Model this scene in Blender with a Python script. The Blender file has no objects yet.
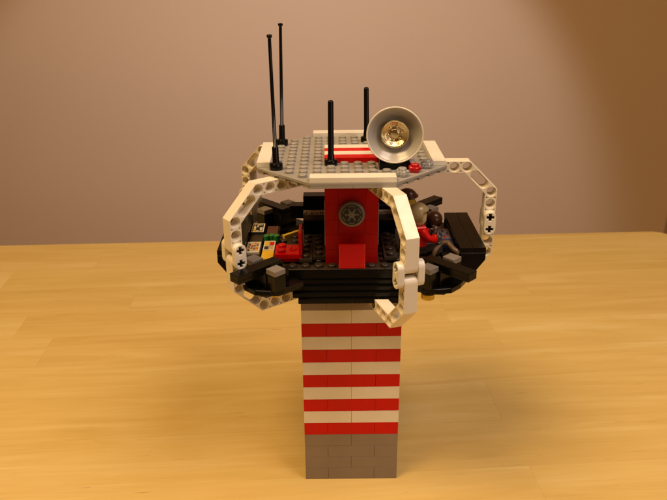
import bpy, bmesh, math, random
from mathutils import Matrix, Vector
R = math.radians
S = 0.001                       # everything below is written in millimetres
sc = bpy.context.scene
col = sc.collection
rnd = random.Random(7)

# ------------------------------------------------------------------ materials
def nt_new(name):
    m = bpy.data.materials.new(name); m.use_nodes = True
    nt = m.node_tree
    return m, nt, nt.nodes['Principled BSDF']

def math_node(nt, op, a, b=None, c=None):
    n = nt.nodes.new('ShaderNodeMath'); n.operation = op
    for i, v in enumerate((a, b, c)):
        if v is None: continue
        if isinstance(v, (int, float)): n.inputs[i].default_value = v
        else: nt.links.new(v, n.inputs[i])
    return n.outputs[0]

def plastic(name, rgb, rough=0.28, vary=0.06, coat=0.0, spec=0.5, sss=0.0):
    m, nt, b = nt_new(name)
    L = nt.links
    tc = nt.nodes.new('ShaderNodeTexCoord')
    n1 = nt.nodes.new('ShaderNodeTexNoise'); n1.inputs['Scale'].default_value = 60; n1.inputs['Detail'].default_value = 3
    L.new(tc.outputs['Object'], n1.inputs['Vector'])
    mr = nt.nodes.new('ShaderNodeMapRange'); mr.inputs['From Min'].default_value = .3; mr.inputs['From Max'].default_value = .7
    mr.inputs['To Min'].default_value = 1 - vary; mr.inputs['To Max'].default_value = 1 + vary
    L.new(n1.outputs['Fac'], mr.inputs['Value'])
    hv = nt.nodes.new('ShaderNodeHueSaturation'); hv.inputs['Color'].default_value = (*rgb, 1)
    L.new(mr.outputs['Result'], hv.inputs['Value'])
    L.new(hv.outputs['Color'], b.inputs['Base Color'])
    # wear: roughness patches and very faint moulding ripple
    n2 = nt.nodes.new('ShaderNodeTexNoise'); n2.inputs['Scale'].default_value = 220; n2.inputs['Detail'].default_value = 5
    L.new(tc.outputs['Object'], n2.inputs['Vector'])
    m2 = nt.nodes.new('ShaderNodeMapRange'); m2.inputs['To Min'].default_value = rough * .75; m2.inputs['To Max'].default_value = rough * 1.35
    L.new(n2.outputs['Fac'], m2.inputs['Value']); L.new(m2.outputs['Result'], b.inputs['Roughness'])
    n3 = nt.nodes.new('ShaderNodeTexNoise'); n3.inputs['Scale'].default_value = 130; n3.inputs['Detail'].default_value = 1
    L.new(tc.outputs['Object'], n3.inputs['Vector'])
    bp = nt.nodes.new('ShaderNodeBump'); bp.inputs['Strength'].default_value = .12; bp.inputs['Distance'].default_value = .0004
    L.new(n3.outputs['Fac'], bp.inputs['Height']); L.new(bp.outputs['Normal'], b.inputs['Normal'])
    b.inputs['Specular IOR Level'].default_value = spec
    if sss:
        b.inputs['Subsurface Weight'].default_value = sss
        b.inputs['Subsurface Radius'].default_value = (.003, .002, .001)
        b.inputs['Subsurface Scale'].default_value = .5
    return m

M = dict(
    white=plastic('white_plastic', (.80, .76, .64), .32, .03),
    cream=plastic('aged_white_plastic', (.80, .74, .59), .32, .04),
    red=plastic('red_plastic', (.60, .0030, .001), .30, .04, spec=.22),
    shaded_red=plastic('column_shaded_red_plastic', (.46, .0025, .001), .35, .04, spec=.22),  # same red as the bands, darkened for the shade under the roof
    grey=plastic('old_grey_plastic', (.33, .31, .27), .30, .05),
    tilegrey=plastic('tile_grey_plastic', (.19, .17, .15), .30, .05),
    ltgrey=plastic('light_grey_plastic', (.42, .42, .40), .30, .04),
    shaftgrey=plastic('shaft_grey_plastic', (.235, .185, .145), .36, .05),
    dkgrey=plastic('dark_grey_plastic', (.042, .030, .021), .34, .08),
    black=plastic('black_plastic', (.004, .0035, .003), .20, .1, spec=.20),
    tan=plastic('tan_plastic', (.55, .42, .22), .33, .05),
    brown=plastic('brown_plastic', (.085, .030, .014), .25, .06),
    yellow=plastic('yellow_plastic', (.80, .52, .03), .3, .04),
    green=plastic('green_plastic', (.02, .20, .04), .3, .05),
    blue=plastic('dark_blue_plastic', (.015, .03, .12), .3, .05),
    orange=plastic('orange_plastic', (.60, .16, .02), .3, .05),
    khaki=plastic('khaki_plastic', (.13, .080, .036), .3, .05),
    hood=plastic('sand_hood_plastic', (.36, .27, .12), .28, .05),
    dish=plastic('dish_grey_plastic', (.44, .42, .37), .22, .03),
    print_dark=plastic('printed_ink', (.02, .02, .03), .4, .02),
)
def clear(name, rgb, rough=.05, trans=1.0):
    m, nt, b = nt_new(name)
    b.inputs['Base Color'].default_value = (*rgb, 1); b.inputs['Roughness'].default_value = rough
    b.inputs['Transmission Weight'].default_value = trans; b.inputs['IOR'].default_value = 1.55
    n = nt.nodes.new('ShaderNodeTexNoise'); n.inputs['Scale'].default_value = 300
    bp = nt.nodes.new('ShaderNodeBump'); bp.inputs['Strength'].default_value = .05; bp.inputs['Distance'].default_value = .0003
    nt.links.new(n.outputs['Fac'], bp.inputs['Height']); nt.links.new(bp.outputs['Normal'], b.inputs['Normal'])
    return m
M['clear'] = clear('clear_plastic', (.96, .96, .94), .05, .8)
M['clearred'] = clear('transparent_red_plastic', (.85, .015, .02), .08, .5)
M['panelred'] = clear('transparent_red_panel_plastic', (.85, .012, .012), .12, .3)
def gold():
    m, nt, b = nt_new('chrome_gold')
    b.inputs['Base Color'].default_value = (.98, .84, .50, 1); b.inputs['Metallic'].default_value = 1
    b.inputs['Roughness'].default_value = .09
    n = nt.nodes.new('ShaderNodeTexNoise'); n.inputs['Scale'].default_value = 260; n.inputs['Detail'].default_value = 2
    bp = nt.nodes.new('ShaderNodeBump'); bp.inputs['Strength'].default_value = .2; bp.inputs['Distance'].default_value = .0006
    nt.links.new(n.outputs['Fac'], bp.inputs['Height']); nt.links.new(bp.outputs['Normal'], b.inputs['Normal'])
    return m
M['gold'] = gold()

def wood():
    m, nt, b = nt_new('lacquered_rubberwood')
    L = nt.links
    tc = nt.nodes.new('ShaderNodeTexCoord')
    mp = nt.nodes.new('ShaderNodeMapping'); L.new(tc.outputs['Object'], mp.inputs['Vector'])
    mp.inputs['Rotation'].default_value = (0, 0, R(-1.6)); mp.inputs['Scale'].default_value = (1000, 1000, 1000)   # millimetres
    sx = nt.nodes.new('ShaderNodeSeparateXYZ'); L.new(mp.outputs['Vector'], sx.inputs[0])
    X, Y = sx.outputs[0], sx.outputs[1]
    W = 54.0
    row = math_node(nt, 'FLOOR', math_node(nt, 'DIVIDE', math_node(nt, 'ADD', Y, 1000.0), W))
    wn = nt.nodes.new('ShaderNodeTexWhiteNoise'); wn.noise_dimensions = '1D'; L.new(row, wn.inputs['W'])
    off = math_node(nt, 'MULTIPLY', wn.outputs['Value'], 900.0)
    lx = math_node(nt, 'DIVIDE', math_node(nt, 'ADD', math_node(nt, 'ADD', X, off), 3000.0), 430.0)
    seg = math_node(nt, 'FLOOR', lx)
    cid = nt.nodes.new('ShaderNodeCombineXYZ'); L.new(row, cid.inputs[0]); L.new(seg, cid.inputs[1])
    w2 = nt.nodes.new('ShaderNodeTexWhiteNoise'); w2.noise_dimensions = '3D'; L.new(cid.outputs[0], w2.inputs['Vector'])
    # grain coordinates: long in x, shifted per stave
    gv = nt.nodes.new('ShaderNodeCombineXYZ')
    L.new(math_node(nt, 'ADD', math_node(nt, 'MULTIPLY', X, .0045), math_node(nt, 'MULTIPLY', w2.outputs['Value'], 37.0)), gv.inputs[0])
    L.new(math_node(nt, 'MULTIPLY', Y, .045), gv.inputs[1])
    L.new(math_node(nt, 'MULTIPLY', w2.outputs['Value'], 91.0), gv.inputs[2])
    g1 = nt.nodes.new('ShaderNodeTexNoise'); g1.inputs['Scale'].default_value = 1.0; g1.inputs['Detail'].default_value = 6; g1.inputs['Roughness'].default_value = .55; g1.inputs['Distortion'].default_value = 1.1
    L.new(gv.outputs[0], g1.inputs['Vector'])
    gf = nt.nodes.new('ShaderNodeCombineXYZ')
    L.new(math_node(nt, 'MULTIPLY', X, .018), gf.inputs[0]); L.new(math_node(nt, 'MULTIPLY', Y, .75), gf.inputs[1]); L.new(w2.outputs['Value'], gf.inputs[2])
    g2 = nt.nodes.new('ShaderNodeTexNoise'); g2.inputs['Scale'].default_value = 1.0; g2.inputs['Detail'].default_value = 4
    L.new(gf.outputs[0], g2.inputs['Vector'])
    # dark pores / flecks
    gp = nt.nodes.new('ShaderNodeCombineXYZ')
    L.new(math_node(nt, 'MULTIPLY', X, .045), gp.inputs[0]); L.new(math_node(nt, 'MULTIPLY', Y, .42), gp.inputs[1]); L.new(math_node(nt, 'MULTIPLY', w2.outputs['Value'], 13.0), gp.inputs[2])
    g3 = nt.nodes.new('ShaderNodeTexNoise'); g3.inputs['Scale'].default_value = 1.0; g3.inputs['Detail'].default_value = 2
    L.new(gp.outputs[0], g3.inputs['Vector'])
    fleck = nt.nodes.new('ShaderNodeMapRange'); fleck.inputs['From Min'].default_value = .70; fleck.inputs['From Max'].default_value = .80
    L.new(g3.outputs['Fac'], fleck.inputs['Value'])
    t = math_node(nt, 'ADD', math_node(nt, 'MULTIPLY', g1.outputs['Fac'], .58), math_node(nt, 'MULTIPLY', w2.outputs['Value'], .11))
    t = math_node(nt, 'ADD', math_node(nt, 'ADD', t, .10), math_node(nt, 'MULTIPLY', g2.outputs['Fac'], .20))
    cr = nt.nodes.new('ShaderNodeValToRGB')
    e = cr.color_ramp.elements
    e[0].position = .30; e[0].color = (.56, .37, .100, 1)
    e[1].position = .85; e[1].color = (.78, .625, .29, 1)
    e2 = cr.color_ramp.elements.new(.56); e2.color = (.67, .48, .160, 1)
    L.new(t, cr.inputs['Fac'])
    mx = nt.nodes.new('ShaderNodeMix'); mx.data_type = 'RGBA'; mx.blend_type = 'MULTIPLY'
    L.new(math_node(nt, 'MULTIPLY', fleck.outputs['Result'], .45), mx.inputs['Factor'])
    L.new(cr.outputs['Color'], mx.inputs[6]); mx.inputs[7].default_value = (.45, .27, .14, 1)
    # faint glue lines between staves
    fr = math_node(nt, 'FRACT', math_node(nt, 'DIVIDE', math_node(nt, 'ADD', Y, 1000.0), W))
    edge = math_node(nt, 'LESS_THAN', fr, .012)
    fx = math_node(nt, 'LESS_THAN', math_node(nt, 'FRACT', lx), .0022)
    ed = math_node(nt, 'MAXIMUM', edge, fx)
    mx2 = nt.nodes.new('ShaderNodeMix'); mx2.data_type = 'RGBA'; mx2.blend_type = 'MULTIPLY'
    L.new(math_node(nt, 'MULTIPLY', ed, .10), mx2.inputs['Factor']); L.new(mx.outputs[2], mx2.inputs[6]); mx2.inputs[7].default_value = (.5, .3, .15, 1)
    L.new(mx2.outputs[2], b.inputs['Base Color'])
    rr = nt.nodes.new('ShaderNodeMapRange'); rr.inputs['To Min'].default_value = .30; rr.inputs['To Max'].default_value = .46
    L.new(g1.outputs['Fac'], rr.inputs['Value']); L.new(rr.outputs['Result'], b.inputs['Roughness'])
    bp = nt.nodes.new('ShaderNodeBump'); bp.inputs['Strength'].default_value = .15; bp.inputs['Distance'].default_value = .0003
    L.new(g2.outputs['Fac'], bp.inputs['Height']); L.new(bp.outputs['Normal'], b.inputs['Normal'])
    return m
M['wood'] = wood()

def wallmat(name, rgb):
    m, nt, b = nt_new(name)
    L = nt.links
    tc = nt.nodes.new('ShaderNodeTexCoord')
    n = nt.nodes.new('ShaderNodeTexNoise'); n.inputs['Scale'].default_value = 3; n.inputs['Detail'].default_value = 4
    L.new(tc.outputs['Object'], n.inputs['Vector'])
    mr = nt.nodes.new('ShaderNodeMapRange'); mr.inputs['To Min'].default_value = .96; mr.inputs['To Max'].default_value = 1.04
    L.new(n.outputs['Fac'], mr.inputs['Value'])
    hv = nt.nodes.new('ShaderNodeHueSaturation'); hv.inputs['Color'].default_value = (*rgb, 1); L.new(mr.outputs['Result'], hv.inputs['Value'])
    L.new(hv.outputs['Color'], b.inputs['Base Color']); b.inputs['Roughness'].default_value = .85
    b.inputs['Specular IOR Level'].default_value = .25
    n2 = nt.nodes.new('ShaderNodeTexNoise'); n2.inputs['Scale'].default_value = 400; n2.inputs['Detail'].default_value = 3
    L.new(tc.outputs['Object'], n2.inputs['Vector'])
    bp = nt.nodes.new('ShaderNodeBump'); bp.inputs['Strength'].default_value = .15; bp.inputs['Distance'].default_value = .001
    L.new(n2.outputs['Fac'], bp.inputs['Height']); L.new(bp.outputs['Normal'], b.inputs['Normal'])
    return m
M['wall'] = wallmat('painted_wall', (.62, .40, .18))
M['trim'] = wallmat('painted_trim', (.50, .36, .22))
M['floor'] = wallmat('carpet', (.30, .24, .19))

# ------------------------------------------------------------------ mesh builder (mm)
def circle(cx, cy, r, n=24, a0=0.0):
    return [(cx + r * math.cos(a0 + 2 * math.pi * i / n), cy + r * math.sin(a0 + 2 * math.pi * i / n)) for i in range(n)]

class MB:
    def __init__(s): s.bm = bmesh.new(); s.mats = []
    def mi(s, mat):
        if mat not in s.mats: s.mats.append(mat)
        return s.mats.index(mat)
    def _merge(s, b2, mat, mtx=None, smooth=False):
        k = s.mi(mat)
        if mtx is not None: bmesh.ops.transform(b2, matrix=mtx, verts=b2.verts)
        for f in b2.faces: f.material_index = k; f.smooth = smooth
        me = bpy.data.meshes.new('tmp'); b2.to_mesh(me); b2.free()
        s.bm.from_mesh(me); bpy.data.meshes.remove(me)
    def box(s, x0, x1, y0, y1, z0, z1, mat, bev=.22, mtx=None, jit=0.0, g=.06):
        b = bmesh.new()
        bmesh.ops.create_cube(b, size=1)
        sx, sy, sz = x1 - x0 - 2 * g, y1 - y0 - 2 * g, z1 - z0 - g * .6
        T = Matrix.Translation(((x0 + x1) / 2, (y0 + y1) / 2, (z0 + z1) / 2))
        if jit: T = T @ Matrix.Rotation(R(rnd.uniform(-jit, jit)), 4, 'Z') @ Matrix.Translation((rnd.uniform(-jit, jit) * .2, rnd.uniform(-jit, jit) * .3, 0))
        bmesh.ops.transform(b, matrix=T @ Matrix.Diagonal((sx, sy, sz, 1)), verts=b.verts)
        if bev: bmesh.ops.bevel(b, geom=list(b.edges), offset=bev, segments=2, affect='EDGES', profile=.5)
        s._merge(b, mat, mtx)
    def prism(s, pts, z0, z1, mat, mtx=None, bev=0.0, smooth=False):
        b = bmesh.new()
        vs = [b.verts.new((x, y, z0)) for x, y in pts]
        f = b.faces.new(vs)
        r = bmesh.ops.extrude_face_region(b, geom=[f])
        bmesh.ops.translate(b, vec=(0, 0, z1 - z0), verts=[v for v in r['geom'] if isinstance(v, bmesh.types.BMVert)])
        bmesh.ops.recalc_face_normals(b, faces=b.faces)
        if bev: bmesh.ops.bevel(b, geom=list(b.edges), offset=bev, segments=1, affect='EDGES')
        s._merge(b, mat, mtx, smooth)
    def lathe(s, prof, mat, n=32, mtx=None, smooth=True):
        b = bmesh.new(); rings = []
        for r, z in prof:
            if r < 1e-6: rings.append([b.verts.new((0, 0, z))])
            else: rings.append([b.verts.new((r * math.cos(2 * math.pi * i / n), r * math.sin(2 * math.pi * i / n), z)) for i in range(n)])
        for A, B in zip(rings, rings[1:]):
            for i in range(n):
                j = (i + 1) % n
                if len(A) == 1 and len(B) == 1: continue
                if len(A) == 1: b.faces.new((A[0], B[i], B[j]))
                elif len(B) == 1: b.faces.new((A[i], A[j], B[0]))
                else: b.faces.new((A[i], A[j], B[j], B[i]))
        bmesh.ops.recalc_face_normals(b, faces=b.faces)
        s._merge(b, mat, mtx, smooth)
    def cyl(s, x, y, z0, z1, r, mat, n=24, bev=.15, mtx=None):
        T = Matrix.Translation((x, y, 0))
        if mtx is not None: T = mtx @ T
        s.lathe([(0, z0), (r - bev, z0), (r, z0 + bev), (r, z1 - bev), (r - bev, z1), (0, z1)], mat, n, T, smooth=False)
    def stud(s, x, y, z, mat, mtx=None):
        s.cyl(x, y, z - .2, z + 1.75, 2.42, mat, 20, .22, mtx)
    def tube(s, pts, rad, mat, n=12):
        """smooth swept tube along 3-D points with a radius each"""
        b = bmesh.new(); rings = []
        pts = [Vector(p) for p in pts]
        for i, p in enumerate(pts):
            d = (pts[min(i + 1, len(pts) - 1)] - pts[max(i - 1, 0)]).normalized()
            a = Vector((0, 0, 1)) if abs(d.z) < .9 else Vector((1, 0, 0))
            u = d.cross(a).normalized(); v = d.cross(u)
            rr = rad[i] if isinstance(rad, (list, tuple)) else rad
            rings.append([b.verts.new(p + (u * math.cos(2 * math.pi * k / n) + v * math.sin(2 * math.pi * k / n)) * rr) for k in range(n)])
        for A, B in zip(rings, rings[1:]):
            for i in range(n): b.faces.new((A[i], A[(i + 1) % n], B[(i + 1) % n], B[i]))
        b.faces.new(rings[0]); b.faces.new(rings[-1][::-1])
        bmesh.ops.recalc_face_normals(b, faces=b.faces)
        s._merge(b, mat, None, True)
    def shape(s, outer, holes, z0, z1, mat, mtx=None, bev=.12):
        """flat outline with real holes, extruded z0..z1, edges rounded"""
        cu = bpy.data.curves.new('tmp', 'CURVE'); cu.dimensions = '2D'; cu.fill_mode = 'BOTH'
        cu.extrude = (z1 - z0) / 2 - bev; cu.bevel_depth = bev; cu.bevel_resolution = 1; cu.offset = -bev
        for ring in [outer] + holes:
            sp = cu.splines.new('POLY'); sp.points.add(len(ring) - 1)
            for p, (x, y) in zip(sp.points, ring): p.co = (x, y, 0, 1)
            sp.use_cyclic_u = True
        ob = bpy.data.objects.new('tmp', cu)
        me = bpy.data.meshes.new_from_object(ob)
        b = bmesh.new(); b.from_mesh(me)
        bmesh.ops.remove_doubles(b, verts=b.verts, dist=.001)
        bmesh.ops.recalc_face_normals(b, faces=b.faces)
        T = Matrix.Translation((0, 0, (z0 + z1) / 2))
        s._merge(b, mat, (mtx @ T) if mtx is not None else T)
        bpy.data.meshes.remove(me); bpy.data.objects.remove(ob); bpy.data.curves.remove(cu)
    def build(s, name, parent=None, loc=(0, 0, 0), rotz=0.0, label=None):
        bmesh.ops.scale(s.bm, vec=(S, S, S), verts=s.bm.verts)
        me = bpy.data.meshes.new(name); s.bm.to_mesh(me); s.bm.free()
        for m in s.mats: me.materials.append(m)
        o = bpy.data.objects.new(name, me); col.objects.link(o)
        o.location = Vector(loc) * S; o.rotation_euler = (0, 0, rotz)
        if parent: o.parent = parent
        if label: o['label'] = label
        return o

def thing(name, label, cat, loc=(0, 0, 0), rotz=0, group=None):
    o = bpy.data.objects.new(name, None); col.objects.link(o)
    o.empty_display_size = .01
    o.location = Vector(loc) * S; o.rotation_euler = (0, 0, rotz)
    o['label'] = label; o['category'] = cat
    if group: o['group'] = group
    return o

# ------------------------------------------------------------------ setting
m = MB(); m.box(-2600, 2600, -2500, 1500, -760, -740, M['floor'], 0, g=0); f = m.build('floor'); f['kind'] = 'structure'
m = MB(); m.box(-2600, 2600, 1150, 1200, -738, 1900, M['wall'], 0, g=0); f = m.build('wall'); f['kind'] = 'structure'

m = MB(); m.box(797, 900, 1128, 1149, -738, 1890, M['trim'], 1.5); f = m.build('door_frame'); f['kind'] = 'structure'

# table: rounded-corner lacquered slab
def rrect(x0, x1, y0, y1, r, n=10):
    p = []
    for cx, cy, a in ((x1 - r, y1 - r, 0), (x0 + r, y1 - r, 90), (x0 + r, y0 + r, 180), (x1 - r, y0 + r, 270)):
        p += [(cx + r * math.cos(R(a + 90 * i / n)), cy + r * math.sin(R(a + 90 * i / n))) for i in range(n + 1)]
    return p
m = MB()
m.shape(rrect(-1150, 447, -330, 424, 26), [], -30, 0, M['wood'], bev=3.0)
tb = m.build('table', rotz=0)
tb.rotation_euler = (0, 0, R(1.75))
tb['label'] = 'light honey coloured wooden tabletop with a rounded corner that the toy tower stands on'; tb['category'] = 'table'
for x, y in ((-1090, -280), (390, -280), (-1090, 370), (390, 370)):
    l = MB(); l.box(x - 28, x + 28, y - 28, y + 28, -738, -30.5, M['wood'], 3); l.build('leg', tb)

# ------------------------------------------------------------------ toy tower
root = thing('toy_control_tower', 'toy brick control tower with red and white striped shaft, curved white arms and roof antennas', 'toy tower')

BH = 9.6
def course(m, k, mat, parity):
    z0, z1 = k * BH, (k + 1) * BH
    cuts = [-32, -16, 16, 32] if parity else [-32, 0, 32]
    for y0, y1 in ((-32, -16), (16, 32)):
        for a, b in zip(cuts, cuts[1:]): m.box(a, b, y0, y1, z0, z1, mat, .2, jit=.12)
    for x0, x1 in ((-32, -16), (16, 32)):
        m.box(x0, x1, -16, 0 if parity else 16, z0, z1, mat, .2, jit=.1)
        if parity: m.box(x0, x1, 0, 16, z0, z1, mat, .2, jit=.1)
m = MB()
for k in range(4): course(m, k, M['shaftgrey'], (k + 1) % 2)
course(m, 14, M['shaftgrey'], 1)
m.box(-30, 30, -30, 30, 1, 143, M['dkgrey'], 0)          # closes the joints between bricks
shaft = m.build('shaft', root)
for k in range(4, 14):
    red = k % 2 == 0
    m = MB(); course(m, k, M['red'] if red else M['white'], 1 if red else 0)
    m.build('red_band' if red else 'white_band', shaft)

# ---- platform
FZ = 166.4
m = MB()
m.box(-32, 32, -32, 32, 144.0, 147.2, M['black'])
for a, b in ((-32.6, 0), (0, 16), (16, 32)): m.box(a, b, -48, 36, 147.2, 150.4, M['black'])
for a, b in ((-36, -8), (-8, 36)): m.box(a, b, -46.4, 36, 150.4, 153.6, M['black'])
for a, b in ((-40, 0), (0, 40)): m.box(a, b, -44.4, 36, 153.6, 156.8, M['black'])
for a, b in ((-44, -8), (-8, 24), (24, 44)): m.box(a, b, -42.2, 30, 156.8, 160.0, M['black'])
m.prism([(-52, -33), (-44, -39), (44, -39), (52, -33), (52, 8), (33, 28), (-33, 28), (-52, 8)], 160.0, 163.1, M['dkgrey'], bev=.2)
m.prism([(-50, -33), (-44, -40), (-20, -40), (-20, 27), (-33, 27), (-50, 9)], 163.2, FZ, M['dkgrey'], bev=.2)
m.prism([(-19.9, -40), (19.9, -40), (19.9, 28), (-19.9, 28)], 163.2, FZ, M['dkgrey'], bev=.2)
m.prism([(20, -40), (44, -40), (50, -33), (50, 9), (33, 27), (20, 27)], 163.2, FZ, M['dkgrey'], bev=.2)
for a, b in ((-43, -16), (-16, 16), (16, 43)): m.box(a, b, -40.6, -38.5, 160.1, FZ - .1, M['black'], .2)
for i in range(-6, 6):
    for j in range(-5, 3):
        x, y = 8 * i + 4, 8 * j + 4
        if abs(x) < 16 and -32 < y < 0: continue
        if abs(x) + y > 56 or abs(x) > 44 and y < -34: continue
        m.stud(x, y, FZ, M['dkgrey'])
for x0, x1, y0, y1 in ((-24, -16, -30, 2), (-32, -24, -34, -10), (20, 28, -32, 8)):
    m.box(x0, x1, y0, y1, FZ + 1.9, FZ + 4.2, M['dkgrey'], .2)
    y = y0 + 4
    while y < y1 - 2:
        m.stud((x0 + x1) / 2, y, FZ + 4.2, M['dkgrey']); y += 8
plat = m.build('platform', root)
m = MB(); m.cyl(0, 0, 0, 3.2, 4, M['yellow']); m.build('round_plate', plat, (44.5, -53.5, 153.4))
m = MB(); m.cyl(0, 0, 0, 3.2, 4, M['yellow']); m.build('round_plate', plat, (-46, -47, 153.4))

# ---- red column with the round emblem tile
m = MB()
zz = FZ
k = 0
while zz < 222:
    z1 = min(zz + BH, 222.4)
    cuts = [-16, 0, 16] if k % 2 else [-16, -8, 8, 16]
    for a, b in zip(cuts, cuts[1:]): m.box(a, b, -32, -16, zz, z1, M['shaded_red'], .18, jit=.06)
    m.box(-16, 16, -16, 0, zz, z1, M['shaded_red'], .18)
    zz = z1; k += 1
for sx in (-1, 1):
    m.box(15.8 * sx - .5, 15.8 * sx + .5, -31, -24, FZ + 12, 205, M['ltgrey'], .1)
column = m.build('core_column', root)
m = MB()
RX = Matrix.Rotation(R(90), 4, 'X')
T = Matrix.Translation((0, 0, 0)) @ RX
m.lathe([(0, 0), (7.9, 0), (7.9, 2.4), (7.5, 3.0), (6.9, 3.2), (0, 3.2)], M['tilegrey'], 48, T)
m.lathe([(0, 3.2), (6.35, 3.2), (6.35, 3.27), (0, 3.27)], M['print_dark'], 48, T, False)
for q in range(6):                      # ring segments
    a = q * 60 + 30
    arc = [(5.55 * math.cos(R(a + t)), 5.55 * math.sin(R(a + t))) for t in range(-20, 21, 5)] + [(5.05 * math.cos(R(a + t)), 5.05 * math.sin(R(a + t))) for t in range(20, -21, -5)]
    m.prism(arc, 3.24, 3.32, M['tilegrey'], T)
    c, s_ = math.cos(R(a - 30)), math.sin(R(a - 30))
    w0, w1 = .45, .75
    sp = [(1.2 * c + w0 * s_, 1.2 * s_ - w0 * c), (3.5 * c + .35 * s_, 3.5 * s_ - .35 * c), (4.1 * c + w1 * s_, 4.1 * s_ - w1 * c),
          (4.1 * c - w1 * s_, 4.1 * s_ + w1 * c), (3.5 * c - .35 * s_, 3.5 * s_ + .35 * c), (1.2 * c - w0 * s_, 1.2 * s_ + w0 * c)]
    m.prism(sp, 3.24, 3.32, M['tilegrey'], T)
m.prism(circle(0, 0, 1.9, 20), 3.25, 3.33, M['tilegrey'], T)
m.build('emblem_tile', column, (0, -32.1, 199.5))
m = MB()
m.box(-8, 8, -39.9, -37.6, FZ, 182.3, M['panelred'], .5)
m.box(-8, 8, -37.6, -33.2, FZ, 168.2, M['panelred'], .3)
m.box(-7.9, 7.9, -37.7, -36.9, FZ + 1.7, 181.6, M['red'], .3)
m.build('red_panel', column)
m = MB(); m.cyl(0, 0, 0, 5, 3.6, M['orange']); m.build('round_plate', column, (-11.5, -34.8, 217.4))

# ---- chair
m = MB()
m.box(-49, -32, -28, -12, FZ + 3.6, FZ + 7.2, M['red'], .6)
m.box(-46, -34, -26, -14, FZ + 1.2, FZ + 3.8, M['red'], .3)
m.box(-34.2, -32, -28, -12, FZ + 5, FZ + 21, M['red'], .7)
for dy in (-24, -16): m.stud(-45, dy, FZ + 7.2, M['red'])
m.lathe([(0, 0), (2.3, 0), (2.3, .5), (1.5, .5), (1.5, .2), (0, .2)], M['red'], 20, Matrix.Translation((-38, -20, FZ + 7.2)))
m.build('chair', root, (2, -5, 0), label='small red chair facing the control desk')

# ---- rear console behind the column
m = MB()
m.box(-31, 31, 17, 31, FZ, 176.6, M['black'])
m.box(-31, 31, 15.5, 25, 176.6, 178.2, M['dkgrey'])
m.box(-31, 31, 24, 33, 176.7, 191.5, M['black'])
m.box(-31, 31, 24.2, 33, 182.4, 185, M['black'], .3)
for sx in (-1, 1):
    a, b = sorted((31 * sx, 40 * sx)); m.box(a, b, 24, 33, 175.5, 184.6, M['black'])
rc = m.build('rear_console', root)
m = MB()
m.box(-31, 31, 23.3, 23.9, 178.3, 181.6, M['white'], .05)
x = -30.5
while x < 30:
    w = rnd.choice((.4, .6, .8)); h = rnd.uniform(.2, 1.2)
    m.box(x, x + w, 23.1, 23.5, 178.5 + rnd.uniform(0, .9), 179.4 + h, M['print_dark'], 0, g=0); x += w + rnd.uniform(.5, 1.2)
m.build('printed_key_strip', rc)
m = MB(); m.box(20, 28, 23.5, 24.1, 184, 185.4, M['blue'], .05); m.build('blue_display_strip', rc)

# ---- four corner brackets (u radial, v tangential), copied round the pod
def corner_parts(sg):
    def pl(pts): return [(u, v * sg) for u, v in (pts if sg > 0 else pts[::-1])]
    b = MB()
    b.prism(pl([(56, -18), (80.5, -18), (83.5, -6), (83.5, 3), (78, 10), (70, 13.5), (56, 15)]), 160.0, 163.2, M['black'], bev=.2)
    b.prism(pl([(54, -15), (72, -15), (78, -6), (78, 2), (70, 9), (54, 11)]), 156.7, 159.9, M['black'], bev=.2)
    b.box(60, 78, -7, 7, 163.3, 172.8, M['black'])
    for v in (-10.5, 10.5): b.box(69 - (v < 0), 77.2 - (v < 0), v - 4, v + 4, 163.3, 172.7, M['black'])
    b.box(78.1, 95, -4, 4, 170.9, 172.8, M['black'], .15)
    t = MB(); t.box(62, 95, -4, 4, 172.8, 176, M['black'], .25)
    g1 = MB(); g1.box(69, 77.2, 6.5, 14.5, 172.8, 176, M['tilegrey'], .25)
    g2 = MB(); g2.box(68, 76.2, -14.5, -6.5, 172.8, 176, M['tilegrey'], .25)
    return b, t, g1, g2
def place_bracket(ang, src=None, sg=1):
    if src is None:
        b, t, g1, g2 = corner_parts(sg)
        o = b.build('corner_bracket', root, (0, 0, 0), R(ang))
        t.build('long_tile', o); g1.build('grey_tile', o); g2.build('grey_tile', o)
        return o
    c = src.copy(); col.objects.link(c); c.parent = root; c.rotation_euler = (0, 0, R(ang))
    for ch in src.children:
        d = ch.copy(); col.objects.link(d); d.parent = c
    return c
cb = place_bracket(225); place_bracket(45, cb)
cb = place_bracket(315, sg=-1); place_bracket(135, cb)

# ---- side control desks
def desk(sign):
    m = MB()
    def bx(x0, x1, y0, y1, z0, z1, mat, bev=.22):
        a, b = sorted((x0 * sign, x1 * sign)); m.box(a, b, y0, y1, z0, z1, mat, bev)
    bx(46, 66, -32, 32, 157, 163.6, M['black'])
    bx(56.5, 66, -32, 32, 163.6, 168.6, M['black'])
    bx(47.5, 56, -32, 32, 163.6, 166.8, M['dkgrey'])
    # outer hull, undercut towards the bottom (profile x,z swept along y)
    prof = [(66.2, 172.7), (82, 172.7), (82, 168), (74, 157), (66.2, 155)]
    T = Matrix(((sign, 0, 0, 0), (0, 0, -1, 0), (0, 1, 0, 0), (0, 0, 0, 1)))
    m.prism(prof, -31.8, 31.8, M['black'], T, bev=.25)
    pp = [(46, -36), (62, -36), (73, -28), (73, 28), (62, 36), (46, 36)]
    pp = [(x * sign, y) for x, y in pp]
    m.prism(pp if sign > 0 else pp[::-1], 154.9, 160.2, M['black'], bev=.2)
    d = m.build('control_desk', root)
    for x0, x1 in ((66, 74), (74, 82)):
        q = MB(); a, b = sorted((x0 * sign, x1 * sign)); q.box(a, b, -32, 32, 172.8, 176, M['black'] , .25); q.build('lid_tile', d)
    return d
dl = desk(-1); dr = desk(1)

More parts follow.
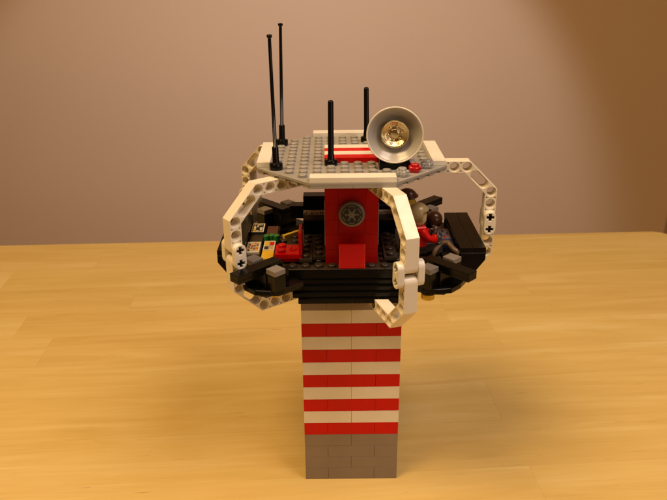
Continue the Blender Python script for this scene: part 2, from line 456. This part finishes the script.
def control_tile(x0, x1, y0, y1, z, base, marks, parent, frame=None, name='control_tile'):
    q = MB(); q.box(x0, x1, y0, y1, z, z + 3.2, base, .2)
    if frame:
        t = z + 3.2
        for a, b, c, d in ((x0 + .3, x1 - .3, y0 + .3, y0 + 1), (x0 + .3, x1 - .3, y1 - 1, y1 - .3), (x0 + .3, x0 + 1, y0 + 1, y1 - 1), (x1 - 1, x1 - .3, y0 + 1, y1 - 1)):
            q.box(a, b, c, d, t - .2, t + .06, frame, 0, g=0)
    for a, b, c, d, mt in marks:
        q.box(x0 + a, x0 + b, y0 + c, y0 + d, z + 3, z + 3.28 + .01 * (a % 1), M[mt], 0, g=0)
    q.build(name, parent)
def scatter(w, l, cols, n):
    out = []
    for i in range(n):
        for j in range(int(n * l / w)):
            cw, cl = (w - 2.4) / n, (l - 2.4) / int(n * l / w)
            if rnd.random() < .8:
                a = 1.2 + i * cw + rnd.uniform(.1, .4); c = 1.2 + j * cl + rnd.uniform(.1, .4)
                out.append((a, a + cw * rnd.uniform(.5, .9), c, c + cl * rnd.uniform(.5, .85), rnd.choice(cols)))
    return out
control_tile(-66, -57, -25, -8, 168.6, M['ltgrey'], scatter(9, 17, ['yellow', 'red', 'yellow', 'brown', 'orange', 'print_dark'], 4), dl, M['white'])
control_tile(-66, -57, 9, 25, 168.6, M['print_dark'], scatter(9, 16, ['white', 'yellow', 'ltgrey', 'white'], 3), dl, M['white'])
control_tile(-66, -57, -8, 9, 166.9, M['dkgrey'], [], dl)
control_tile(-66, -57, -32, -25, 167.3, M['dkgrey'], [], dl)
control_tile(-55.5, -48, -33, -19.5, 167.6, M['yellow'], [], dl, name='yellow_tile')
control_tile(-55.5, -48, -19.5, -4, 167.6, M['ltgrey'], [(.8, 3.4, 1, 6, 'print_dark'), (1.2, 3, 1.6, 5.4, 'white'), (3.8, 6.6, 1, 6, 'tan'), (.8, 3.2, 7.5, 14, 'yellow'), (4, 6.8, 8, 13, 'red')], dl, M['white'])
control_tile(-55.5, -48, 8, 24, 167.2, M['brown'], [], dl, name='brown_tile')
q = MB()
for i in range(3): q.cyl(-54.5 + 3.2 * i, 2 + (i % 2), 168, 172.4, 2.1, M['green'])
q.build('green_lamp', dl)
q = MB(); q.box(-46.5, -31, 13.5, 16, FZ, FZ + 3, M['yellow'], .2, mtx=Matrix.Translation((-38, 15, 0)) @ Matrix.Rotation(R(42), 4, 'Z') @ Matrix.Translation((38, -15, 0)))
q.build('yellow_reflection_bar', dl)  # yellow bar standing in for a reflection along the floor edge
control_tile(57, 66, -6, 12, 168.6, M['tilegrey'], scatter(9, 18, ['blue', 'red', 'tilegrey', 'print_dark'], 3), dr, M['tilegrey'])
control_tile(57, 66, -14, -6, 168.6, M['blue'], [], dr, name='blue_tile')
control_tile(48, 56, 4, 24, 167, M['dkgrey'], scatter(8, 20, ['red', 'yellow', 'ltgrey'], 3), dr)
q = MB()
q.tube([(50, -28, 168), (52, -25, 172), (56, -22, 175.5), (60, -22, 175.5), (63, -26, 173), (66, -31, 172)], [1.5, 1.6, 1.9, 2.0, 1.8, 1.5], M['khaki'])
q.build('curved_pipe', dr)
q = MB(); q.tube([(52, -8, 168), (53, -8, 176), (54.5, -7.5, 181)], [2.2, 1.7, 2.2], M['brown']); q.lathe([(0, -2.6), (1.8, -1.9), (2.6, 0), (1.8, 1.9), (0, 2.6)], M['red'], 16, Matrix.Translation((52, -20, 178)))
q.tube([(51, -20, 168), (52, -20, 177)], [1.3, 1.3], M['black'])
q.build('lever', dr)

# ---- curved support arms
R2, ZT = 87.3, 219.0
HW = 3.7
def beam_shape(line, corner_idx):
    """outline offset HW around the polyline with round ends"""
    P = [Vector(p) for p in line]
    L_, R_ = [], []
    n = len(P)
    for i, p in enumerate(P):
        if i == 0: d = (P[1] - P[0]).normalized(); nn = Vector((-d.y, d.x)); L_.append(p + nn * HW); R_.append(p - nn * HW)
        elif i == n - 1: d = (P[-1] - P[-2]).normalized(); nn = Vector((-d.y, d.x)); L_.append(p + nn * HW); R_.append(p - nn * HW)
        else:
            d0 = (P[i] - P[i - 1]).normalized(); d1 = (P[i + 1] - P[i]).normalized()
            n0 = Vector((-d0.y, d0.x)); n1 = Vector((-d1.y, d1.x)); b = (n0 + n1).normalized(); k = HW / b.dot(n0)
            L_.append(p + b * k); R_.append(p - b * k)
    def cap(p, a, b):
        a0 = math.atan2(a.y - p.y, a.x - p.x)
        return [(p.x + HW * math.cos(a0 - math.pi * t / 10), p.y + HW * math.sin(a0 - math.pi * t / 10)) for t in range(0, 11)]
    out = [(v.x, v.y) for v in L_[1:-1]] + cap(P[-1], L_[-1], R_[-1]) + [(v.x, v.y) for v in R_[1:-1][::-1]] + cap(P[0], R_[0], L_[0])
    return out
def stadium(c0, c1, r, n=10):
    c0, c1 = Vector(c0), Vector(c1); a = math.atan2(c1.y - c0.y, c1.x - c0.x)
    return [(c1.x + r * math.cos(a - math.pi / 2 + math.pi * i / n), c1.y + r * math.sin(a - math.pi / 2 + math.pi * i / n)) for i in range(n + 1)] + \
           [(c0.x + r * math.cos(a + math.pi / 2 + math.pi * i / n), c0.y + r * math.sin(a + math.pi / 2 + math.pi * i / n)) for i in range(n + 1)]
def cross(cx, cy, L=2.4, w=.95):
    return [(cx + a, cy + b) for a, b in ((w, -L), (w, -w), (L, -w), (L, w), (w, w), (w, L), (-w, L), (-w, w), (-L, w), (-L, -w), (-w, -w), (-w, -L))]
def arm_beam(m, flip):
    """local (r, z) plane; extruded along the side axis"""
    f = lambda r, z: (r, -z) if not flip else (r, z)
    # z measured down from the horizontal hole line
    line = [f(R2 - 48, 0), f(R2 - 16, 0), f(R2, 16), f(R2, 32)]
    out = beam_shape(line, None)
    hs = [f(R2 - 16 - 8 * i, 0) for i in range(0, 5)] + [f(R2, 16), f(R2, 24)]
    ax = f(R2, 32)
    d = 1 / math.sqrt(2)
    s0 = f(R2 - 16 + 7.4 * d, 7.4 * d); s1 = f(R2 - 16 + 15.2 * d, 15.2 * d)
    core = [circle(x, y, 2.62) for x, y in hs] + [stadium(s0, s1, 2.62), cross(*ax)]
    face = [circle(x, y, 3.12) for x, y in hs] + [stadium(s0, s1, 3.12), cross(*ax)]
    # little moulded recesses between neighbouring holes
    mids = [(f(R2 - 20 - 8 * i, 0), (0, 1)) for i in range(0, 4)] + [(f(R2, 20), (1, 0)), (f(R2, 28), (1, 0))]
    for (mx_, my_), (tx, ty) in mids:
        for sg in (-1, 1):
            cx, cy = mx_ + tx * sg * 2.55, my_ + ty * sg * 2.55
            nx, ny = ty, tx
            face.append([(cx - nx * .75 + tx * sg * .5, cy - ny * .75 + ty * sg * .5), (cx + nx * .75 + tx * sg * .5, cy + ny * .75 + ty * sg * .5), (cx - tx * sg * .9, cy - ty * sg * .9)])
    RXm = Matrix(((1, 0, 0, 0), (0, 0, -1, 0), (0, 1, 0, 0), (0, 0, 0, 1)))     # (r,z,side) -> (r, side, z)
    m.shape(out, core, -3.0, 3.0, M['cream'], RXm, .02)
    m.shape(out, face, 2.95, 3.9, M['cream'], RXm, .14)
    m.shape(out, face, -3.9, -2.95, M['cream'], RXm, .14)
    return RXm
def arm_proto():
    m = MB(); arm_beam(m, False); up = m.build('support_arm', root)
    m = MB(); arm_beam(m, True); lo = m.build('lower_beam', up, (0, 0, -72.8))
    RXm = Matrix(((1, 0, 0, 0), (0, 0, -1, 0), (0, 1, 0, 0), (0, 0, 0, 1)))
    for s0, s1 in ((-7.9, -4.0), (4.0, 7.9)):
        m = MB(); m.shape(stadium((R2, -40), (R2, -32), 3.7), [cross(R2, -32), cross(R2, -40)], s0, s1, M['cream'] if 0 else M['white'], RXm, .3)
        m.build('connector', up)
    m = MB()
    for z in (-32, -40): m.prism(cross(R2, z, 2.3, .85), -6.6, 6.6, M['black'], RXm)
    m.build('axle', up)
    return up
arm0 = arm_proto()
def set_arm(o, ang): o.location = Vector((1.3, .15, ZT)) * S; o.rotation_euler = (0, 0, R(ang))
angs = [217, 288.6, -.9, 72, 144.3]
set_arm(arm0, angs[0])
for a in angs[1:]:
    c = arm0.copy(); col.objects.link(c); c.parent = root; set_arm(c, a)
    for ch in arm0.children:
        d = ch.copy(); col.objects.link(d); d.parent = c

# ---- roof
TZ = 225.7
m = MB()
octo = [(-24, -56), (24, -56), (56, -24), (56, 24), (24, 56), (-24, 56), (-56, 24), (-56, -24)]
ins = [(x * .972, y * .972) for x, y in octo]
m.prism(octo, 224.1, TZ, M['grey'], bev=.12)
m.prism(ins, 222.5, 224.15, M['grey'], bev=.1)
m.box(-24, 0, -56, -50, 222.5, 225.6, M['grey'], .15); m.box(0, 24, -56.03, -50, 222.5, 225.62, M['grey'], .15)
for sx in (-1, 1):
    for sy in (-1, 1):
        for k in range(5):
            t = k / 4 * .86 + .07
            x, y = 24 + 32 * t, 56 - 32 * t
            T = Matrix.Translation((sx * (x - 2.0), sy * (y - 2.0), 0)) @ Matrix.Rotation(R(-45 * sx * sy), 4, 'Z')
            m.box(-2.7, 2.7, -2.6, 2.6, 222.4, 224.2, M['grey'], .1, mtx=T)
for i in range(-7, 7):
    for j in range(-7, 7):
        x, y = 8 * i + 4, 8 * j + 4
        if abs(x) + abs(y) > 74: continue
        if abs(y) > 48 and abs(x) < 24 or abs(x) > 48 and abs(y) < 24: continue
        if abs(x) < 16 and abs(y) < 16: continue
        if 16 < x < 36 and -32 < y < -8: continue
        if (x, y) in ((-44, -28), (-44, 28), (-12, -20), (12, 36), (28, -44), (36, -36), (44, -28)): continue
        m.stud(x, y, TZ, M['grey'])
roof = m.build('roof_plate', root)
for x0, x1, y0, y1 in ((-24, 24, -56, -48), (-24, 24, 48, 56), (-56, -48, -24, 24), (48, 56, -24, 24)):
    q = MB(); q.box(x0, x1, y0, y1, TZ, TZ + 3.2, M['white'], .25, jit=.15); q.build('edge_tile', roof)
for k, y0 in enumerate((-16, -8, 0, 8)):
    q = MB(); q.box(-16, 16, y0, y0 + 8, TZ, TZ + 3.2, M['red'] if k % 2 == 0 else M['white'], .25); q.build('red_tile' if k % 2 == 0 else 'white_tile', roof)

def antenna(x, y, h, tilt=(0, 0)):
    q = MB(); T = Matrix.Rotation(R(tilt[0]), 4, 'X') @ Matrix.Rotation(R(tilt[1]), 4, 'Y')
    q.lathe([(0, 0), (3.7, 0), (3.9, .2), (3.9, 3.0), (3.7, 3.2), (2.3, 3.3), (2.1, 3.6), (2.0, 6.5), (1.75, 7), (1.65, h - 1.2), (1.3, h - .3), (0, h)], M['black'], 24, T)
    q.build('antenna', root, (x, y, TZ))
antenna(-12, -20, 38.5, (0, .3)); antenna(12, 36, 36, (0, -.8))
def whip(x, y, h, ty, tx=0):
    q = MB(); T = Matrix.Rotation(R(tx), 4, 'X') @ Matrix.Rotation(R(ty), 4, 'Y')
    q.lathe([(0, 0), (3.7, 0), (3.9, .2), (3.9, 3.6), (3.7, 3.8), (2.2, 3.9), (2.0, 4.2), (1.9, 13.2), (1.7, 13.5), (1.15, 13.6), (.95, h - 3), (.9, h - 2.2), (1.4, h - 1.7), (1.6, h - .9), (1.2, h - .2), (0, h)], M['black'], 20, T)
    q.build('whip_antenna', root, (x, y, TZ))
whip(-44, -28, 76, -.6, 0); whip(-44, 28, 77, 1.3, 0)

for i, (x, y, mt, nm) in enumerate(((28, -44, 'clear', 'clear_light'), (36, -36, 'clearred', 'red_light'), (44, -28, 'clear', 'clear_light'))):
    q = MB()
    q.lathe([(0, 0), (2.6, 0), (3.0, .3), (3.0, 1.2), (3.3, 1.3), (3.3, 2.9), (3.1, 3.2), (2.5, 3.2), (2.42, 3.4), (2.42, 4.7), (2.2, 4.9), (0, 4.9)], M[mt], 24, smooth=False)
    for t in range(5):
        a = R(72 * t); q.cyl(2.8 * math.cos(a), 2.8 * math.sin(a), 1.25, 3.35, 1.15, M[mt], 12, .2)
    q.build(nm, root, (x, y, TZ))

# dish on its black mount; local +z is the dish axis
q = MB()
q.box(-8.6, 9.6, -15.8, -8, 0, 4.4, M['black'], .3); q.box(-8.6, 9.6, -8, 8, 0, 9.6, M['black'], .4); q.box(-4, 4, -1, 8, 9.6, 22, M['black'], .5)
mount = q.build('dish_mount', root, (24.6, -16, TZ))
q = MB()
prof_o = [(0, -8.6), (3, -8.5), (7, -7.6), (11, -5.4), (14, -2.4), (15.6, 0)]
prof_i = [(16.0, .3), (16.0, .9), (15.4, 1.0), (14.9, .6), (13.2, -1.7), (10.4, -4.3), (6.6, -6.3), (3, -7.1), (0, -7.2)]
q.lathe(prof_o + prof_i, M['dish'], 64)
q.lathe([(15.5, .6), (15.9, .4), (16.35, .7), (16.3, 1.3), (15.7, 1.4), (15.4, 1.0), (15.5, .6)], M['white'], 64)
q.cyl(0, 0, -14, -8.2, 4, M['black'])
dish = q.build('satellite_dish', root, (24.6, -31.5, 246.2))
FW = Vector((-.09, -1.0, .02)).normalized()
dish.rotation_euler = FW.to_track_quat('Z', 'Y').to_euler()
q = MB()
q.lathe([(0, -6.9), (4, -6.8), (6.3, -5.2), (7.7, -2.6), (8.0, -2.4), (8.0, -1.9), (7.6, -1.8), (6.6, -3.2), (4.9, -4.6), (3.4, -5.1), (2.9, -5.0), (2.7, -3.6), (2.3, -3.4), (0, -3.4)], M['gold'], 48)
for t in range(6):
    a = R(60 * t + 15); q.lathe([(0, -.5), (.75, -.3), (.95, 0), (.75, .4), (0, .6)], M['gold'], 10, Matrix.Translation((4.1 * math.cos(a), 4.1 * math.sin(a), -4.7)))
rf = q.build('gold_reflector', dish)
cu = bpy.data.curves.new('t', 'FONT'); cu.body = 'LSR'; cu.size = 2.3; cu.extrude = .06; cu.align_x = 'CENTER'; cu.align_y = 'CENTER'
ob = bpy.data.objects.new('t', cu); me = bpy.data.meshes.new_from_object(ob)
b = bmesh.new(); b.from_mesh(me); q = MB(); q._merge(b, M['red'], Matrix.Translation((0, 5.9, -2.6)) @ Matrix.Rotation(R(20), 4, 'X'))
bpy.data.objects.remove(ob); bpy.data.curves.remove(cu)
q.build('red_lettering', rf)

# ------------------------------------------------------------------ seated toy figures (local +x is forward)
def toy_figure(label, loc, rotz, body, head, hair, legs, hairkind='hood', arm_up=25, hand=None):
    t = thing('toy_figure', label, 'toy figure', loc, rotz, 'toy figures seated in the control room')
    # body: hips, seated legs and torso are one mesh
    m = MB()
    m.box(-4, 4, -7.6, 7.6, 0, 4.2, legs, .6)
    for s_ in (-1, 1):
        a, b = sorted((.2 * s_, 7.6 * s_)); m.box(-3, 13, a, b, .2, 7.4, legs, 1.2); m.box(9, 14.5, a, b, -1.0, 7.4, legs, .8)
    tr = [(-7.9, 0), (7.9, 0), (6.0, 12.8), (-6.0, 12.8)]
    T = Matrix(((0, 0, 1, 0), (1, 0, 0, 0), (0, 1, 0, 4.3), (0, 0, 0, 1)))
    m.prism(tr, -3.9, 3.9, body, T, bev=.7)
    m.cyl(0, 0, 17, 18.2, 3.0, head)
    m.build('body', t)
    for s_ in (-1, 1):
        a = MB(); sh = Vector((.5, 6.9 * s_, 14.6)); e = sh + Vector((3.6, 1.3 * s_, -4.4)); w = e + Vector((5.5 * math.cos(R(arm_up)), -.8 * s_, -5.5 * math.sin(R(arm_up))))
        a.tube([sh + Vector((-.6, -.6 * s_, .9)), sh, e, (e + w) / 2, w], [2.0, 2.6, 2.4, 2.2, 2.1], body, 14)
        arm = a.build('arm', t)
        h = MB()
        c = w + (w - e).normalized() * 1.2
        hm = hand or head
        arc = [c + Vector((1.9 * math.cos(R(g)) + 1.2, 0, 1.9 * math.sin(R(g)))) for g in range(50, 311, 26)]
        h.tube(arc, [1.05] * len(arc), hm, 8); h.tube([w - (w - e).normalized() * .5, c - Vector((.3, 0, 0))], [1.2, 1.2], hm, 10)
        h.build('hand', arm)
    hd = MB()
    hd.lathe([(0, 0), (3.4, 0), (4.6, .6), (5.1, 1.8), (5.1, 7.0), (4.6, 8.3), (3.4, 8.9), (2.4, 9.0), (2.4, 10.4), (0, 10.6)], head, 28, Matrix.Translation((0, 0, 18.0)))
    for s_ in (-1, 1):
        hd.cyl(0, 0, 0, .12, .55, M['print_dark'], 12, .01, Matrix.Translation((4.72, 1.8 * s_, 23.6)) @ Matrix.Rotation(R(20 * s_), 4, 'Z') @ Matrix.Rotation(R(90), 4, 'Y'))
    hd.tube([(4.75, -1.6, 21.4), (5.1, -.7, 20.9), (5.14, .7, 20.9), (4.75, 1.6, 21.4)], .22, M['print_dark'], 6)
    ho = hd.build('head', t)
    hr = MB()
    # shell covers crown and back; open at the face
    b = bmesh.new(); bmesh.ops.create_uvsphere(b, u_segments=32, v_segments=20, radius=6.7)
    dl_ = [v for v in b.verts if (v.co.x > 2.4 and v.co.z < 1.6) or v.co.z < (-5.4 if hairkind == 'hood' else -3.6)]
    bmesh.ops.delete(b, geom=dl_, context='VERTS')
    bmesh.ops.scale(b, vec=(1.05, .98, 1.0 if hairkind == 'hood' else .92), verts=b.verts)
    if hairkind == 'hood':
        for v in b.verts:
            if v.co.z < 0: v.co.x -= .12 * -v.co.z
    r = bmesh.ops.solidify(b, geom=list(b.faces), thickness=.9)
    hr._merge(b, hair, Matrix.Translation((-.3, 0, 24.2)), True)
    if hairkind != 'hood':
        hr.lathe([(6.2, 0), (7.4, -.2), (7.6, .3), (7.3, .8), (6.2, 1.1)], hair, 32, Matrix.Translation((-.2, 0, 24.6)) @ Matrix.Rotation(R(-6), 4, 'Y'))
    hr.build('hood' if hairkind == 'hood' else 'helmet', ho)
    return t
toy_figure('toy figure in a red jacket and sand coloured hood, seated at the right desk', (41.5, -19, FZ + 3.6), R(12), M['red'], M['tan'], M['hood'], M['dkgrey'], 'hood', 20, M['dkgrey'])
toy_figure('seated toy figure with shiny dark brown helmet and yellow face behind the red jacketed one', (38.5, 17, FZ + 1.8), R(-15), M['dkgrey'], M['yellow'], M['brown'], M['black'], 'helmet', 30)
toy_figure('low brown toy figure at the far end of the right desk beside the black lid', (57.5, 20, FZ - 11.5), R(70), M['brown'], M['khaki'], M['brown'], M['brown'], 'hood', 30, M['brown']).scale = (.86, .86, .86)

# ------------------------------------------------------------------ camera (solved from the photograph)
cx, cy, cz, yaw, pit, rol, f = -12.207, -422.056, 341.136, .0031, .4011, -.0093, 697.12
F = Vector((math.sin(yaw) * math.cos(pit), math.cos(yaw) * math.cos(pit), -math.sin(pit)))
Rt = Vector((math.cos(yaw), -math.sin(yaw), 0)); U = Rt.cross(F)
R2_ = Rt * math.cos(rol) + U * math.sin(rol); U2 = -Rt * math.sin(rol) + U * math.cos(rol)
cam = bpy.data.cameras.new('camera'); co = bpy.data.objects.new('camera', cam); col.objects.link(co)
mt = Matrix((R2_, U2, -F)).transposed().to_4x4(); mt.translation = Vector((cx, cy, cz)) * S
co.matrix_world = mt
cam.sensor_width = 36; cam.lens = 36 * f / 667; cam.clip_start = .01; cam.clip_end = 50
cam.dof.use_dof = True; cam.dof.focus_distance = .44; cam.dof.aperture_fstop = 26
sc.camera = co

# ------------------------------------------------------------------ light
w = bpy.data.worlds.new('World'); sc.world = w; w.use_nodes = True
bg = w.node_tree.nodes['Background']; bg.inputs[0].default_value = (1.0, .48, .17, 1); bg.inputs[1].default_value = .10
def aim(o, tgt): o.rotation_euler = (Vector(tgt) * S - o.location).to_track_quat('-Z', 'Y').to_euler()
def area(name, loc, tgt, size, power, rgb):
    l = bpy.data.lights.new(name, 'AREA'); l.shape = 'DISK'; l.size = size * S; l.energy = power; l.color = rgb
    o = bpy.data.objects.new(name, l); col.objects.link(o); o.location = Vector(loc) * S; aim(o, tgt); return o
area('ceiling_lamp', (-560, -380, 1450), (-380, -900, 0), 740, 24, (1.0, .66, .31))
area('ceiling_lamp', (640, -430, 1450), (400, -900, 0), 740, 17, (1.0, .79, .68))
area('window_light', (950, -1000, 520), (0, 0, 120), 500, 2.3, (1.0, .80, .68))
sp = bpy.data.lights.new('wall_fill_spot', 'SPOT'); sp.energy = 23; sp.color = (.54, .60, 1.0); sp.spot_size = R(85); sp.spot_blend = .30; sp.shadow_soft_size = .03  # added unseen spot standing in for window daylight on the wall
so = bpy.data.objects.new('wall_fill_spot', sp); col.objects.link(so); so.location = Vector((-40, 350, 440)) * S; aim(so, (-125, 1150, -90))

vs = sc.view_settings; vs.view_transform = 'Standard'; vs.look = 'None'; vs.exposure = 0; vs.gamma = 1
